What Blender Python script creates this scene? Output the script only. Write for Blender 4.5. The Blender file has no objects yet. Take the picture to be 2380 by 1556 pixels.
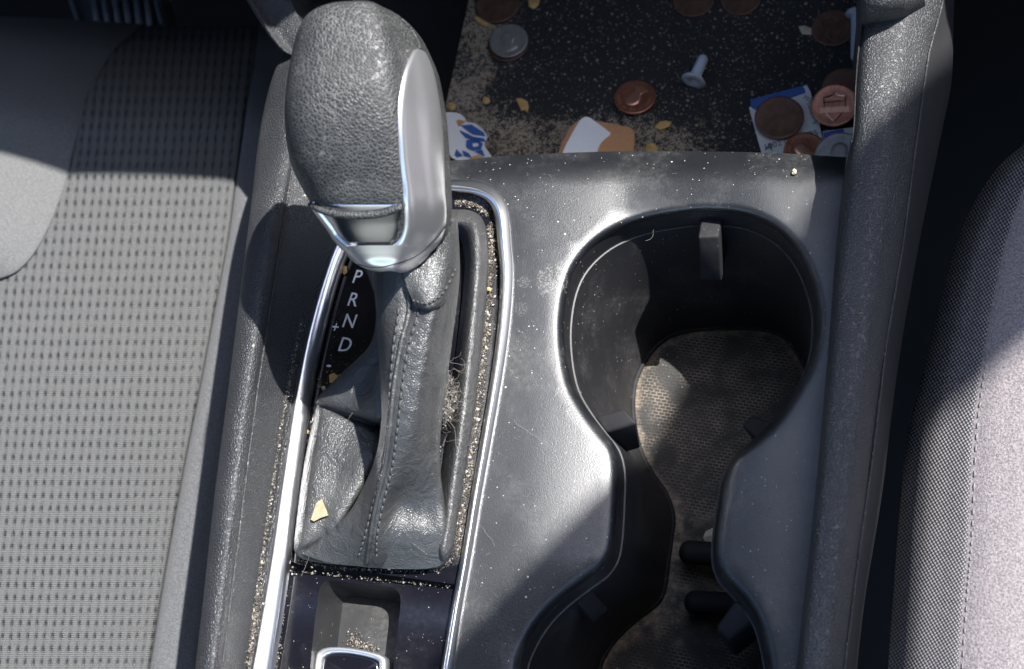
import bpy, bmesh, math, random
from mathutils import Vector, Matrix, geometry
random.seed(7)
SC = bpy.context.scene
COL = SC.collection
V3 = Vector

# ------------------------------------------------------------------ camera
PW, PH, FPX, DIST = 2380.0, 1556.0, 3094.0, 0.476     # measuring grid of the photograph, focal length, distance to the console
down = V3((0.2, -0.4, -1)).normalized(); UP = -down
FWD = V3((0.12, 1, -(0.12*UP.x + UP.y)/UP.z)).normalized()
RGT = FWD.cross(UP)
M3 = Matrix((RGT, FWD, UP))                            # camera axes -> world
CAM = -(M3 @ V3((0, 0, -DIST)))
cd = bpy.data.cameras.new('camera'); cam = bpy.data.objects.new('camera', cd); COL.objects.link(cam)
mw = M3.to_4x4(); mw.translation = CAM; cam.matrix_world = mw
cd.sensor_width = 36; cd.lens = 36*FPX/PW; cd.clip_start = 0.01; cd.clip_end = 50
cd.dof.use_dof = True; cd.dof.focus_distance = 0.47; cd.dof.aperture_fstop = 15
SC.camera = cam

# ------------------------------------------------------------------ light
SUN = V3((0.5, 0.29, 1)).normalized()
w = bpy.data.worlds.new('World'); SC.world = w; w.use_nodes = True
nt = w.node_tree; sky = nt.nodes.new('ShaderNodeTexSky'); sky.sky_type = 'NISHITA'; sky.sun_disc = False
sky.sun_elevation = math.asin(SUN.z); sky.sun_rotation = math.atan2(SUN.x, SUN.y)
bg = nt.nodes['Background']; bg.inputs['Strength'].default_value = 0.15
nt.links.new(sky.outputs[0], bg.inputs[0])
sl = bpy.data.lights.new('sun', 'SUN'); sl.energy = 3.9; sl.angle = math.radians(0.53); sl.color = (1, .975, .94)
so = bpy.data.objects.new('sun', sl); COL.objects.link(so); so.rotation_euler = SUN.to_track_quat('Z', 'Y').to_euler()
SC.view_settings.view_transform = 'Standard'; SC.view_settings.look = 'None'
SC.view_settings.exposure = 1.75; SC.view_settings.gamma = 1; SC.view_settings.use_curve_mapping = False
SC.cycles.use_denoising = True
SC.cycles.max_bounces = 8

# ------------------------------------------------------------------ helpers
def P(u, v, z=0.0):
    "the point of the plane at height z that the photograph shows at (u, v)"
    d = M3 @ V3(((u-PW/2)/FPX, -(v-PH/2)/FPX, -1))
    return CAM + d*((z-CAM.z)/d.z)
def PX(p):
    q = M3.transposed() @ (V3(p)-CAM)
    return PW/2+FPX*q.x/-q.z, PH/2-FPX*q.y/-q.z
def cr(pts, n, closed=False):
    "Catmull-Rom through tuples, n samples spread evenly over the control points"
    pts = [tuple(p) for p in pts]; m = len(pts); out = []
    segs = m if closed else m-1
    for i in range(n):
        t = i*segs/(n if closed else n-1); k = min(int(t), segs-1); f = t-k
        if closed: a, b, c, d = pts[(k-1) % m], pts[k % m], pts[(k+1) % m], pts[(k+2) % m]
        else:
            b, c = pts[k], pts[k+1]
            a = pts[k-1] if k > 0 else tuple(2*x-y for x, y in zip(b, c))
            d = pts[k+2] if k+2 < m else tuple(2*y-x for x, y in zip(b, c))
        out.append(tuple(.5*(2*q+(r-p)*f+(2*p-5*q+4*r-s)*f*f+(3*q-p-3*r+s)*f**3) for p, q, r, s in zip(a, b, c, d)))
    return out
def sst(a, b, x):
    t = min(1, max(0, (x-a)/(b-a))); return t*t*(3-2*t)
def inside(p, poly):
    x, y = p[0], p[1]; c = False; j = len(poly)-1
    for i in range(len(poly)):
        xi, yi = poly[i][0], poly[i][1]; xj, yj = poly[j][0], poly[j][1]
        if (yi > y) != (yj > y) and x < (xj-xi)*(y-yi)/(yj-yi)+xi: c = not c
        j = i
    return c
def edge_dist(p, poly):
    best = 1e9; n = len(poly)
    for i in range(n):
        ax, ay = poly[i][0], poly[i][1]; bx, by = poly[(i+1) % n][0], poly[(i+1) % n][1]
        dx, dy = bx-ax, by-ay; L = dx*dx+dy*dy or 1e-9
        t = max(0, min(1, ((p[0]-ax)*dx+(p[1]-ay)*dy)/L))
        best = min(best, math.hypot(p[0]-ax-t*dx, p[1]-ay-t*dy))
    return best
class MB:
    def __init__(s): s.v = []; s.f = []; s.uv = {}
    def add(s, verts, faces, uvs=None):
        o = len(s.v); s.v += [V3(p) for p in verts]; s.f += [tuple(i+o for i in f) for f in faces]
        if uvs:
            for i, q in enumerate(uvs): s.uv[o+i] = q
        return s
    def grid(s, rows, closed=False, uvs=None):
        n = len(rows[0]); vs = [p for r in rows for p in r]; fs = []
        for i in range(len(rows)-1):
            for j in range(n if closed else n-1):
                k = (j+1) % n; fs.append((i*n+j, i*n+k, (i+1)*n+k, (i+1)*n+j))
        return s.add(vs, fs, uvs)
    def tube(s, pts, r, n=6, taper=None):
        pts = [V3(p) for p in pts]; rows = []
        for i, p in enumerate(pts):
            d = (pts[min(i+1, len(pts)-1)]-pts[max(i-1, 0)])
            d = d.normalized() if d.length > 1e-9 else V3((0, 0, 1))
            a = d.orthogonal().normalized() if i == 0 else (pa-d*pa.dot(d)).normalized()
            pa = a; b = d.cross(a); rr = r*(taper(i/(len(pts)-1)) if taper else 1)
            rows.append([p+a*rr*math.cos(2*math.pi*k/n)+b*rr*math.sin(2*math.pi*k/n) for k in range(n)])
        o = len(s.v); s.grid(rows, True)
        s.f.append(tuple(range(o+n-1, o-1, -1))); e = len(s.v); s.f.append(tuple(range(e-n, e)))
        return s
    def box(s, c, dx, dy, dz):
        c = V3(c); q = [c+dx*a+dy*b+dz*d for d in (-1, 1) for b in (-1, 1) for a in (-1, 1)]
        return s.add(q, [(0, 2, 3, 1), (4, 5, 7, 6), (0, 1, 5, 4), (2, 6, 7, 3), (0, 4, 6, 2), (1, 3, 7, 5)])
    def bit(s, c, r):
        "one irregular grain"
        c = V3(c); rot = Matrix.Rotation(random.random()*6.28, 3, 'Z') @ Matrix.Rotation(random.random()*3, 3, 'X')
        q = [c+rot @ V3(d)*r*random.uniform(.6, 1.25) for d in ((1, 0, 0), (-1, 0, 0), (0, 1, 0), (0, -1, 0), (0, 0, .8), (0, 0, -.8))]
        return s.add(q, [(0, 2, 4), (2, 1, 4), (1, 3, 4), (3, 0, 4), (2, 0, 5), (1, 2, 5), (3, 1, 5), (0, 3, 5)])
    def build(s, name, mat, parent=None, smooth=True, bevel=0, seg=2, face=True, sharp=None, loc=None):
        loc = V3(loc) if loc is not None else V3((0, 0, 0))
        me = bpy.data.meshes.new(name)
        me.from_pydata([p-loc for p in s.v], [], s.f)
        bm = bmesh.new(); bm.from_mesh(me)
        if bevel:
            bmesh.ops.remove_doubles(bm, verts=bm.verts, dist=1e-6)
            bmesh.ops.recalc_face_normals(bm, faces=bm.faces)
            bmesh.ops.bevel(bm, geom=list(bm.edges), offset=bevel, segments=seg, affect='EDGES', profile=.5)
        elif face is None: bmesh.ops.recalc_face_normals(bm, faces=bm.faces)
        elif face:
            t = 0
            for f in bm.faces:
                c = f.calc_center_median()+loc; f.normal_update(); t += f.calc_area()*f.normal.dot((CAM-c).normalized())
            if t < 0: bmesh.ops.reverse_faces(bm, faces=bm.faces)
        if s.uv and not bevel:
            l = bm.loops.layers.uv.new('UVMap'); bm.verts.index_update()
            for f in bm.faces:
                for lp in f.loops: lp[l].uv = s.uv.get(lp.vert.index, (0, 0))
        for f in bm.faces: f.smooth = smooth
        bm.to_mesh(me); bm.free()
        if sharp: me.set_sharp_from_angle(angle=math.radians(sharp))
        me.materials.append(mat)
        o = bpy.data.objects.new(name, me); COL.objects.link(o)
        if parent: o.parent = parent
        elif loc.length: o.location = loc
        return o
def tag(o, label=None, cat=None, group=None, kind=None):
    for k, x in (('label', label), ('category', cat), ('group', group), ('kind', kind)):
        if x: o[k] = x
    return o
def thing(name, label, cat, loc=(0, 0, 0), group=None):
    o = bpy.data.objects.new(name, None); COL.objects.link(o); o.location = loc; o.empty_display_size = .01
    return tag(o, label, cat, group)
def surf(lines, nl, nw, closed=False):
    "smooth sheet through length lines of (u, v, z); returns rows of world points and rows of photo coordinates"
    L = [cr(l, nl) for l in lines]; rows = []; px = []
    for i in range(nl):
        r = cr([l[i] for l in L], nw, closed); px.append(r); rows.append([P(*q) for q in r])
    return rows, px
def sheet(name, lines, nl, nw, mat, parent, uv=None, closed=False, **k):
    rows, px = surf(lines, nl, nw, closed); m = MB()
    uvs = [uv(q) for r in px for q in r] if uv else None
    m.grid(rows, closed, uvs); return m.build(name, mat, parent, **k)
def fill(outer, holes, zf, step=None, rings=()):
    "triangulated area of the console between outlines given in photo coordinates; zf gives height"
    vs = []; es = []
    def loop(l, closed=True):
        o = len(vs); vs.extend([(p[0], p[1]) for p in l])
        es.extend([(o+i, o+(i+1) % len(l)) for i in range(len(l) if closed else len(l)-1)])
    loop(outer)
    for h in holes: loop(h)
    for r in rings: loop(r)
    if step:
        us = [p[0] for p in outer]; ws = [p[1] for p in outer]; y = min(ws)
        allr = list(holes)+list(rings)
        while y < max(ws):
            x = min(us)
            while x < max(us):
                q = (x+random.uniform(-.2, .2)*step, y+random.uniform(-.2, .2)*step)
                if inside(q, outer) and edge_dist(q, outer) > step*.4 and not any(inside(q, h) or edge_dist(q, h) < step*.4 for h in allr): vs.append(q)
                x += step
            y += step
    r = geometry.delaunay_2d_cdt([V3((a, b)) for a, b in vs], es, [], 0, 1e-4)
    pv = r[0]; fs = []
    for f in r[2]:
        c = (sum(pv[i][0] for i in f)/len(f), sum(pv[i][1] for i in f)/len(f))
        if inside(c, outer) and not any(inside(c, h) for h in holes): fs.append(tuple(f))
    return MB().add([P(a[0], a[1], zf(a[0], a[1])) for a in pv], fs), [(a[0], a[1]) for a in pv]
def offset(poly, d):
    n = len(poly); out = []
    area = sum(poly[i][0]*poly[(i+1) % n][1]-poly[(i+1) % n][0]*poly[i][1] for i in range(n))
    sg = 1 if area > 0 else -1
    for i in range(n):
        a, b = poly[i-1], poly[(i+1) % n]; tx, ty = b[0]-a[0], b[1]-a[1]; L = math.hypot(tx, ty) or 1
        out.append((poly[i][0]+sg*ty/L*d, poly[i][1]-sg*tx/L*d))
    return out

# ------------------------------------------------------------------ materials
class N:
    "small node-tree writer"
    def __init__(s, name):
        s.m = bpy.data.materials.new(name); s.m.use_nodes = True; s.t = s.m.node_tree; s.b = s.t.nodes['Principled BSDF']
        s.co = s.new('ShaderNodeTexCoord')
    def new(s, t, **k):
        n = s.t.nodes.new(t)
        for a, b in k.items(): setattr(n, a, b)
        return n
    def set(s, sock, x):
        if isinstance(x, bpy.types.NodeSocket): s.t.links.new(x, sock)
        elif x is not None: sock.default_value = x if not isinstance(x, tuple) or len(x) != 3 or sock.type != 'RGBA' else (*x, 1)
    def math(s, op, a, b=None, c=None, clamp=False):
        n = s.new('ShaderNodeMath', operation=op, use_clamp=clamp)
        for i, x in enumerate((a, b, c)): s.set(n.inputs[i], x) if x is not None else None
        return n.outputs[0]
    def noise(s, scale, detail=2, rough=.5, vec=None, dist=0):
        n = s.new('ShaderNodeTexNoise'); n.inputs['Scale'].default_value = scale; n.inputs['Detail'].default_value = detail
        n.inputs['Roughness'].default_value = rough; n.inputs['Distortion'].default_value = dist
        s.t.links.new(vec or s.co.outputs['Object'], n.inputs['Vector']); return n.outputs['Fac']
    def voro(s, scale, feature='F1', vec=None, rnd=1):
        n = s.new('ShaderNodeTexVoronoi', feature=feature); n.inputs['Scale'].default_value = scale; n.inputs['Randomness'].default_value = rnd
        s.t.links.new(vec or s.co.outputs['Object'], n.inputs['Vector']); return n
    def ramp(s, x, a, b, lo=0., hi=1.):
        n = s.new('ShaderNodeMapRange'); n.interpolation_type = 'SMOOTHSTEP'
        for i, q in zip(range(5), (x, a, b, lo, hi)): s.set(n.inputs[i], q)
        return n.outputs[0]
    def mix(s, f, a, b):
        n = s.new('ShaderNodeMix', data_type='RGBA'); s.set(n.inputs[0], f); s.set(n.inputs[6], a); s.set(n.inputs[7], b); return n.outputs[2]
    def bump(s, h, dist, strength=1., prev=None):
        n = s.new('ShaderNodeBump'); n.inputs['Strength'].default_value = strength; n.inputs['Distance'].default_value = dist
        s.set(n.inputs['Height'], h)
        if prev: s.t.links.new(prev, n.inputs['Normal'])
        return n.outputs[0]
    def specks(s, scale, size, power=3.):
        "mask of scattered dust specks: a random size per cell"
        v = s.voro(scale); c = s.new('ShaderNodeSeparateColor'); s.t.links.new(v.outputs['Color'], c.inputs[0])
        r = s.math('MULTIPLY', s.math('POWER', c.outputs[0], power), size)
        return s.math('LESS_THAN', v.outputs['Distance'], r)
    def fin(s, color=None, rough=None, normal=None, metallic=None, **k):
        s.set(s.b.inputs['Base Color'], color); s.set(s.b.inputs['Roughness'], rough); s.set(s.b.inputs['Metallic'], metallic)
        if normal: s.t.links.new(normal, s.b.inputs['Normal'])
        for a, x in k.items(): s.set(s.b.inputs[a.replace('_', ' ')], x)
        return s.m
DUST = (.38, .37, .345)
def leather(name, base, rough, cell, depth, dust=.5, fine=.5, spec=.5, wrinkle=0, crease=0.):
    n = N(name)
    wv = n.new('ShaderNodeMix', data_type='VECTOR'); nz = n.new('ShaderNodeTexNoise'); nz.inputs['Scale'].default_value = cell*.45
    n.t.links.new(n.co.outputs['Object'], nz.inputs['Vector'])
    wv.inputs[0].default_value = .25/cell; n.t.links.new(n.co.outputs['Object'], wv.inputs[4]); n.t.links.new(nz.outputs['Color'], wv.inputs[5])
    e = n.voro(cell, 'DISTANCE_TO_EDGE', vec=wv.outputs[1]).outputs['Distance']
    h = n.math('ADD', n.ramp(e, 0., .32), n.math('MULTIPLY', n.noise(cell*2.2, 3), fine))
    b = n.bump(h, depth)
    if wrinkle: b = n.bump(n.noise(120, 4, .55, dist=1.6), wrinkle, prev=b)
    m = n.specks(420, .17*dust, 4); m2 = n.specks(900, .2*dust, 5)
    m = n.math('MAXIMUM', m, m2)
    film = n.math('MULTIPLY', n.ramp(n.noise(45, 5, .6), .45, .75), .25*dust)
    f = n.math('MAXIMUM', m, film)
    if crease: f = n.math('MAXIMUM', f, n.math('MULTIPLY', n.ramp(e, .09, .0), n.math('MULTIPLY', n.ramp(n.noise(130, 3), .3, .65, .3, 1.), crease)))   # pale dust in the creases
    c = n.mix(f, base, DUST)
    r = n.math('ADD', rough, n.math('MULTIPLY', n.math('SUBTRACT', n.noise(60, 4), .5), .25))
    return n.fin(c, r, b, Specular_IOR_Level=spec)
def plastic(name, base, rough, dust=.6, grain=1500, depth=.00006, film=.1, spots=(), spec=.5):
    n = N(name); b = n.bump(n.noise(grain, 3, .6), depth)
    m = n.math('MAXIMUM', n.specks(330, .13*dust, 5), n.specks(800, .19*dust, 5))
    fl = n.math('MULTIPLY', n.math('MULTIPLY', n.ramp(n.noise(34, 6, .65), .45, .7), n.ramp(n.noise(520, 4, .7), .35, .65, .2, 1.)), film*1.6)
    sc = n.new('ShaderNodeTexNoise'); mp = n.new('ShaderNodeMapping'); mp.inputs['Scale'].default_value = (30, 900, 300); mp.inputs['Rotation'].default_value = (0, 0, .8)
    n.t.links.new(n.co.outputs['Object'], mp.inputs[0]); n.t.links.new(mp.outputs[0], sc.inputs['Vector']); sc.inputs['Scale'].default_value = 1
    scr = n.math('MULTIPLY', n.ramp(sc.outputs['Fac'], .7, .8), n.math('MULTIPLY', n.ramp(n.noise(25, 2), .5, .7), .3*min(1, dust)))
    f = n.math('MAXIMUM', n.math('MAXIMUM', m, fl), scr)
    for (p, r, a) in spots:                     # dried drops: a ragged ring of residue at a fixed place
        vm = n.new('ShaderNodeVectorMath', operation='DISTANCE'); n.t.links.new(n.co.outputs['Object'], vm.inputs[0]); vm.inputs[1].default_value = p
        d = n.math('ADD', vm.outputs['Value'], n.math('MULTIPLY', n.math('SUBTRACT', n.noise(350, 4), .5), r*.9))
        ring = n.math('MULTIPLY', n.ramp(d, r, r*.8), n.math('MULTIPLY', n.ramp(n.noise(1500, 3), .46, .62), a*.6))
        f = n.math('MAXIMUM', f, ring)
    c = n.mix(f, base, DUST)
    r = n.math('ADD', rough, n.math('ADD', n.math('MULTIPLY', f, .35), n.math('MULTIPLY', n.math('SUBTRACT', n.noise(50, 5), .5), .09)))
    return n.fin(c, r, b, Specular_IOR_Level=spec)
def plain(name, col, rough=.6, metallic=0., vary=.25, scale=150, bumpd=0., **k):
    n = N(name); d = tuple(x*(1-vary) for x in col); c = n.mix(n.noise(scale, 4, .6), d, tuple(min(1, x*(1+vary)) for x in col))
    return n.fin(c, rough, n.bump(n.noise(scale*6, 3), bumpd) if bumpd else None, metallic, **k)

spots = [(tuple(P(u, v)), r, a) for u, v, r, a in ((1285, 652, .0070, .34), (1215, 655, .0026, .3), (1212, 718, .003, .2), (1395, 1010, .002, .2))]
M = dict(
    deck=plastic('console_plastic', (.007, .008, .010), .36, .9, 2300, .00008, .06, spots, .75),
    well=plastic('cup_well_plastic', (.010, .010, .012), .5, .8, 1600, .00004, .05),
    tabs=plastic('grip_rubber', (.012, .012, .014), .7, .6, 1600, .00004, .04, (), .25),
    gloss=plastic('gloss_black', (.005, .005, .008), .08, .7, 300, .0, .02),
    recess=plastic('recess_plastic', (.011, .011, .012), .5, .7, 1500, .00003, .05),
    rail=leather('rail_vinyl', (.028, .029, .032), .50, 980, .00022, .10, .1, spec=.6),
    knob=leather('knob_leather', (.018, .019, .020), .53, 880, .00016, .25, .15, spec=.45, crease=.26),
    boot=leather('boot_leather', (.034, .035, .036), .42, 1300, .00009, .4, .5, spec=.8, wrinkle=.0009),
    chrome=plain('chrome', (.84, .85, .87), .28, 1., .06, 60, .00002),
    satin=plain('satin_silver', (.78, .78, .79), .32, .9, .04, 60),
    button=plain('button_chrome', (.48, .50, .58), .16, 1., .15, 60),  # bluish base colour stands in for sky reflected in the chrome
    dark=plain('dull_black_plastic', (.010, .011, .013), .8, 0, .3, Specular_IOR_Level=.15),  # even near-black colour for tray wall, collar groove and boot dot
    sewgrey=plain('seat_thread', (.20, .19, .195), .7, 0, .3, 900),
    white=plain('marking_white', (.75, .77, .8), .5, 0, .03),
    thread=plain('thread', (.05, .05, .05), .6, 0, .3, 900),
    carpet=plain('carpet', (.012, .013, .016), .95, 0, .5, 900, .001),
    head=plain('headliner', (.42, .41, .39), .9, 0, .1),
    dash=plain('dash_plastic', (.02, .02, .022), .6, 0, .2),
    pedal=plain('pedal_rubber', (.12, .13, .16), .35, 0, .2),
    relief=plain('copper_worn', (.68, .36, .25), .3, .75, .2, 400),
    copper=plain('copper_bright', (.42, .18, .115), .36, .75, .6, 300, .00008),
    brown=plain('copper_brown', (.15, .085, .06), .5, .6, .7, 260, .00010),
    silver=plain('coin_silver', (.30, .285, .27), .45, .5, .4, 350, .00004),
    seamgrey=plain('lit_edge', (.10, .10, .10), .45),  # pale grey puts the thin sunlit line of the well seam into colour
    rivet=plain('rivet_nylon', (.50, .54, .62), .4, 0, .08, Subsurface_Weight=.15),
    paper=plain('paper_white', (.68, .69, .68), .6, 0, .08, 200),
    blue=plain('print_blue', (.03, .10, .34), .5, 0, .2, 200),
    violet=plain('print_violet', (.09, .08, .42), .5, 0, .25, 200),
    ink=plain('print_ink', (.07, .08, .08), .6, 0, .2),
    orange=plain('print_tan', (.52, .27, .10), .55, 0, .25, 300),
    tan=plain('bandage_tan', (.50, .25, .11), .6, 0, .2, 700, .00005),
    gauze=plain('gauze', (.85, .85, .85), .8, 0, .06, 900, .0001),
    crumb=plain('crumb', (.62, .40, .14), .8, 0, .35, 900, .0003),
    residue=plain('residue_tan', (.30, .26, .16), .8, 0, .5, 700, .0004),
    pale=plain('crumb_pale', (.62, .55, .42), .8, 0, .25, 900, .0003),
)
def grit_mat():
    n = N('grit'); g = n.new('ShaderNodeNewGeometry'); r = n.new('ShaderNodeValToRGB'); n.t.links.new(g.outputs['Random Per Island'], r.inputs[0])
    e = r.color_ramp.elements; e[0].color = (.06, .05, .04, 1); e[1].color = (.36, .345, .32, 1)
    q = e.new(.35); q.color = (.10, .085, .066, 1); q = e.new(.7); q.color = (.20, .18, .15, 1)
    return n.fin(r.outputs[0], .95, Specular_IOR_Level=.05)
M['grit'] = grit_mat()
M['hair'] = plain('hair', (.19, .175, .155), .6, 0, .3)
def seat_pattern():
    n = N('seat_waffle'); s = n.new('ShaderNodeSeparateXYZ'); n.t.links.new(n.co.outputs['UV'], s.inputs[0])
    wob = n.math('MULTIPLY', n.math('SUBTRACT', n.noise(160, 2), .5), .25)
    c = lambda x: n.math('ADD', n.math('MULTIPLY', n.math('COSINE', n.math('MULTIPLY', n.math('ADD', x, wob), 2*math.pi)), .5), .5)
    A = n.math('POWER', c(s.outputs[0]), 2.8); B = n.math('POWER', c(s.outputs[1]), 1.7)
    g = n.math('MULTIPLY', A, n.math('ADD', n.math('MULTIPLY', B, .72), .28))
    rib = n.math('SINE', n.math('MULTIPLY', s.outputs[1], 2*math.pi*6))
    nz = n.noise(2400, 2)
    col = n.mix(n.math('MULTIPLY', g, .95), n.mix(nz, (.060, .061, .062), (.140, .141, .142)), (.014, .017, .019))
    h = n.math('ADD', n.math('SUBTRACT', 1., g), n.math('ADD', n.math('MULTIPLY', rib, .09), n.math('MULTIPLY', nz, .35)))
    return n.fin(col, .9, n.bump(h, .0030), Sheen_Weight=.1)
def cloth(name, a, b, scale, bumpd):
    n = N(name); nz = n.noise(scale, 3, .7); return n.fin(n.mix(n.ramp(nz, .3, .7), a, b), .92, n.bump(nz, bumpd), Sheen_Weight=.1)
def weave():
    n = N('seat_weave'); s = n.new('ShaderNodeSeparateXYZ'); n.t.links.new(n.co.outputs['UV'], s.inputs[0])
    a = n.math('COSINE', n.math('MULTIPLY', s.outputs[0], math.pi)); b = n.math('COSINE', n.math('MULTIPLY', s.outputs[1], math.pi))
    g = n.math('MULTIPLY', n.math('MULTIPLY', a, b), 1.); g = n.ramp(n.math('ADD', g, n.math('MULTIPLY', n.math('SUBTRACT', n.noise(700, 2), .5), .5)), -.45, .6)
    return n.fin(n.mix(g, (.022, .022, .025), (.24, .226, .232)), .75, n.bump(g, .0006))
def mat_weave():
    "rubber cup mat with a woven imprint, dirt packed towards its rim"
    n = N('cup_mat'); mp = n.new('ShaderNodeMapping'); n.t.links.new(n.co.outputs['Object'], mp.inputs[0]); mp.inputs['Rotation'].default_value = (0, 0, .12)
    br = n.new('ShaderNodeTexBrick'); n.t.links.new(mp.outputs[0], br.inputs['Vector']); br.inputs['Scale'].default_value = 370
    br.inputs['Mortar Size'].default_value = .10; br.inputs['Mortar Smooth'].default_value = .5; br.inputs['Brick Width'].default_value = .9; br.inputs['Row Height'].default_value = .5
    f = br.outputs['Fac']
    at = n.new('ShaderNodeAttribute'); at.attribute_name = 'dirt'
    d = n.math('ADD', at.outputs['Fac'], n.math('MULTIPLY', n.math('SUBTRACT', n.noise(140, 6, .65), .5), 1.1))
    dm = n.ramp(d, .34, .9); gap = n.math('MULTIPLY', f, n.ramp(n.noise(70, 4), .38, .66, .06, .95))
    sp = n.specks(700, .2, 3)
    dirtc = n.mix(n.noise(400, 3), (.15, .105, .07), (.44, .37, .28))
    c = n.mix(n.math('MAXIMUM', n.math('MULTIPLY', dm, n.ramp(n.noise(210, 5, .7), .38, .66, .25, .95)), n.math('MULTIPLY', gap, .75)), n.mix(n.noise(90, 5, .6), (.010, .010, .011), (.045, .044, .043)), dirtc)
    c = n.mix(n.math('MULTIPLY', sp, .7), c, DUST)
    return n.fin(c, .75, n.bump(n.math('ADD', n.math('MULTIPLY', f, -1.), n.math('MULTIPLY', n.noise(700, 3), .5)), .0005))
def tray_mat():
    n = N('tray_rubber'); nz = n.math('ADD', n.math('MULTIPLY', n.noise(1300, 4, .7), .6), n.math('MULTIPLY', n.noise(380, 4, .7), .4)); big = n.noise(45, 5, .65)
    at = n.new('ShaderNodeAttribute'); at.attribute_name = 'dirt'
    th = n.math('SUBTRACT', .69, n.math('MULTIPLY', n.math('ADD', at.outputs['Fac'], n.math('MULTIPLY', n.math('SUBTRACT', big, .5), 1.3)), .22))
    f = n.ramp(nz, th, n.math('ADD', th, .05))
    tone = n.mix(n.noise(60, 3), (.36, .26, .15), (.50, .45, .37))
    sp = n.math('MAXIMUM', n.specks(420, .30, 2.6), n.specks(900, .34, 2.6))
    c = n.mix(n.math('MAXIMUM', n.math('MULTIPLY', f, .8), n.math('MULTIPLY', sp, .7)), (.017, .018, .020), tone)
    return n.fin(c, .8, n.bump(nz, .0006))
M.update(waffle=seat_pattern(), weave=weave(), side=cloth('seat_side_cloth', (.048, .050, .054), (.105, .106, .110), 1700, .0003),
         melange=cloth('seat_melange', (.10, .092, .095), (.285, .250, .258), 1500, .0005), plainseat=cloth('seat_plain_cloth', (.072, .073, .074), (.122, .123, .124), 1400, .0003),
         mat=mat_weave(), tray=tray_mat())

# ------------------------------------------------------------------ the car around the console
S1 = V3((.5, .29, 1))
floor = MB().add([V3((-1.2, -1.2, -.30)), V3((1.2, -1.2, -.30)), V3((1.2, 1.2, -.30)), V3((-1.2, 1.2, -.30))], [(0, 1, 2, 3)]).build('car_floor', M['carpet'])
tag(floor, kind='structure')
roof = MB().box((0, -.62, 1.02), V3((.75, 0, 0)), V3((0, .66, 0)), V3((0, 0, .02))).box((-.49, .34, 1.018), V3((.27, 0, 0)), V3((0, .28, 0)), V3((0, 0, .02))).build('car_roof', M['head'], bevel=.01)  # forward slab over the driver is added, unseen, to darken the gloss plate's reflection
tag(roof, kind='structure')
tag(MB().box((0, .95, -.05), V3((.8, 0, 0)), V3((0, .02, 0)), V3((0, 0, .26))).build('firewall_wall', M['dash'], smooth=False, face=None), kind='structure')
# top edge of the dash: shade line across the driver's seat and the tray
dz = .30; dy = .124+.29*dz
dash = MB().box((-.41, dy+.25, dz/2+.01), V3((.44, 0, 0)), V3((0, .25, 0)), V3((0, 0, dz/2-.01)))
dash.box((.067, dy+.252, .135), V3((.036, 0, 0)), V3((0, .25, 0)), V3((0, 0, .115))).box((.41, dy+.25, dz/2+.01), V3((.306, 0, 0)), V3((0, .25, 0)), V3((0, 0, dz/2-.01)))
dash = dash.build('dashboard_wall', M['dash'], smooth=False, face=None)
tag(dash, kind='structure')
for s, nm in ((-1, 'door_wall'), (1, 'door_wall')):
    d = MB().box((s*.78, 0, -.02), V3((.03, 0, 0)), V3((0, 1.2, 0)), V3((0, 0, .55))).build(nm, M['dash'], bevel=.01); tag(d, kind='structure')
# unseen sun blocker, cut to the slanting shade band on the console's right half
pt = .95
ring = [P(2300, 40, .0), P(2105, 235, .0), P(1885, 462, .0), P(1735, 765, .0), P(1430, 1090, 0), P(1040, 1500, 0), P(840, 1760, 0), P(1990, 2100, 0), P(2040, 1400, -.0), P(2085, 1050, 0), P(2200, 960, 0), P(2380, 800, 0), P(2900, 330, 0)]
pb = MB(); k = len(ring)
lo = [p+S1*pt for p in ring]; hi = [p+S1*(pt+.03) for p in ring]
pb.add(lo+hi, [tuple(range(k-1, -1, -1)), tuple(range(k, 2*k))]+[(i, (i+1) % k, k+(i+1) % k, k+i) for i in range(k)])
tag(pb.build('sun_blocker', M['dash'], smooth=False, face=None), kind='structure')

# ------------------------------------------------------------------ centre console
con = thing('center_console', 'black plastic car centre console with chrome shifter surround and twin cup holder', 'car console')
PAIRS = [(1650,492,1700,765),(1740,503,1770,767),(1810,540,1822,785),(1860,600,1862,835),(1890,680,1888,910),(1897,750,1893,985),(1885,830,1880,1050),(1850,900,1855,1100),
 (1800,975,1818,1150),(1740,1030,1788,1185),(1702,1062,1768,1210),(1682,1105,1755,1240),(1672,1165,1747,1290),(1662,1230,1740,1340),(1660,1290,1740,1385),(1673,1332,1757,1420),
 (1702,1366,1787,1450),(1736,1405,1817,1490),(1765,1460,1837,1535),(1785,1556,1842,1610),(1785,1650,1825,1700),(1740,1740,1770,1765),(1620,1810,1650,1800),(1460,1820,1520,1790),
 (1300,1760,1425,1725),(1225,1660,1392,1640),(1208,1556,1394,1556),(1230,1490,1414,1510),(1265,1435,1447,1470),(1310,1390,1490,1432),(1362,1350,1528,1402),(1402,1320,1544,1368),
 (1424,1285,1552,1310),(1433,1235,1560,1250),(1438,1150,1564,1205),(1439,1085,1550,1155),(1427,1035,1520,1110),(1398,997,1495,1065),(1360,945,1478,1010),(1330,890,1471,950),
 (1315,820,1476,895),(1312,740,1494,850),(1325,660,1520,812),(1355,600,1550,788),(1410,550,1585,774),(1480,518,1620,768),(1560,500,1660,765)]
HOLE = cr([(a, b) for a, b, c, d in PAIRS], 188, True)
FLOORL = cr([(c, d) for a, b, c, d in PAIRS], 188, True)
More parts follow.
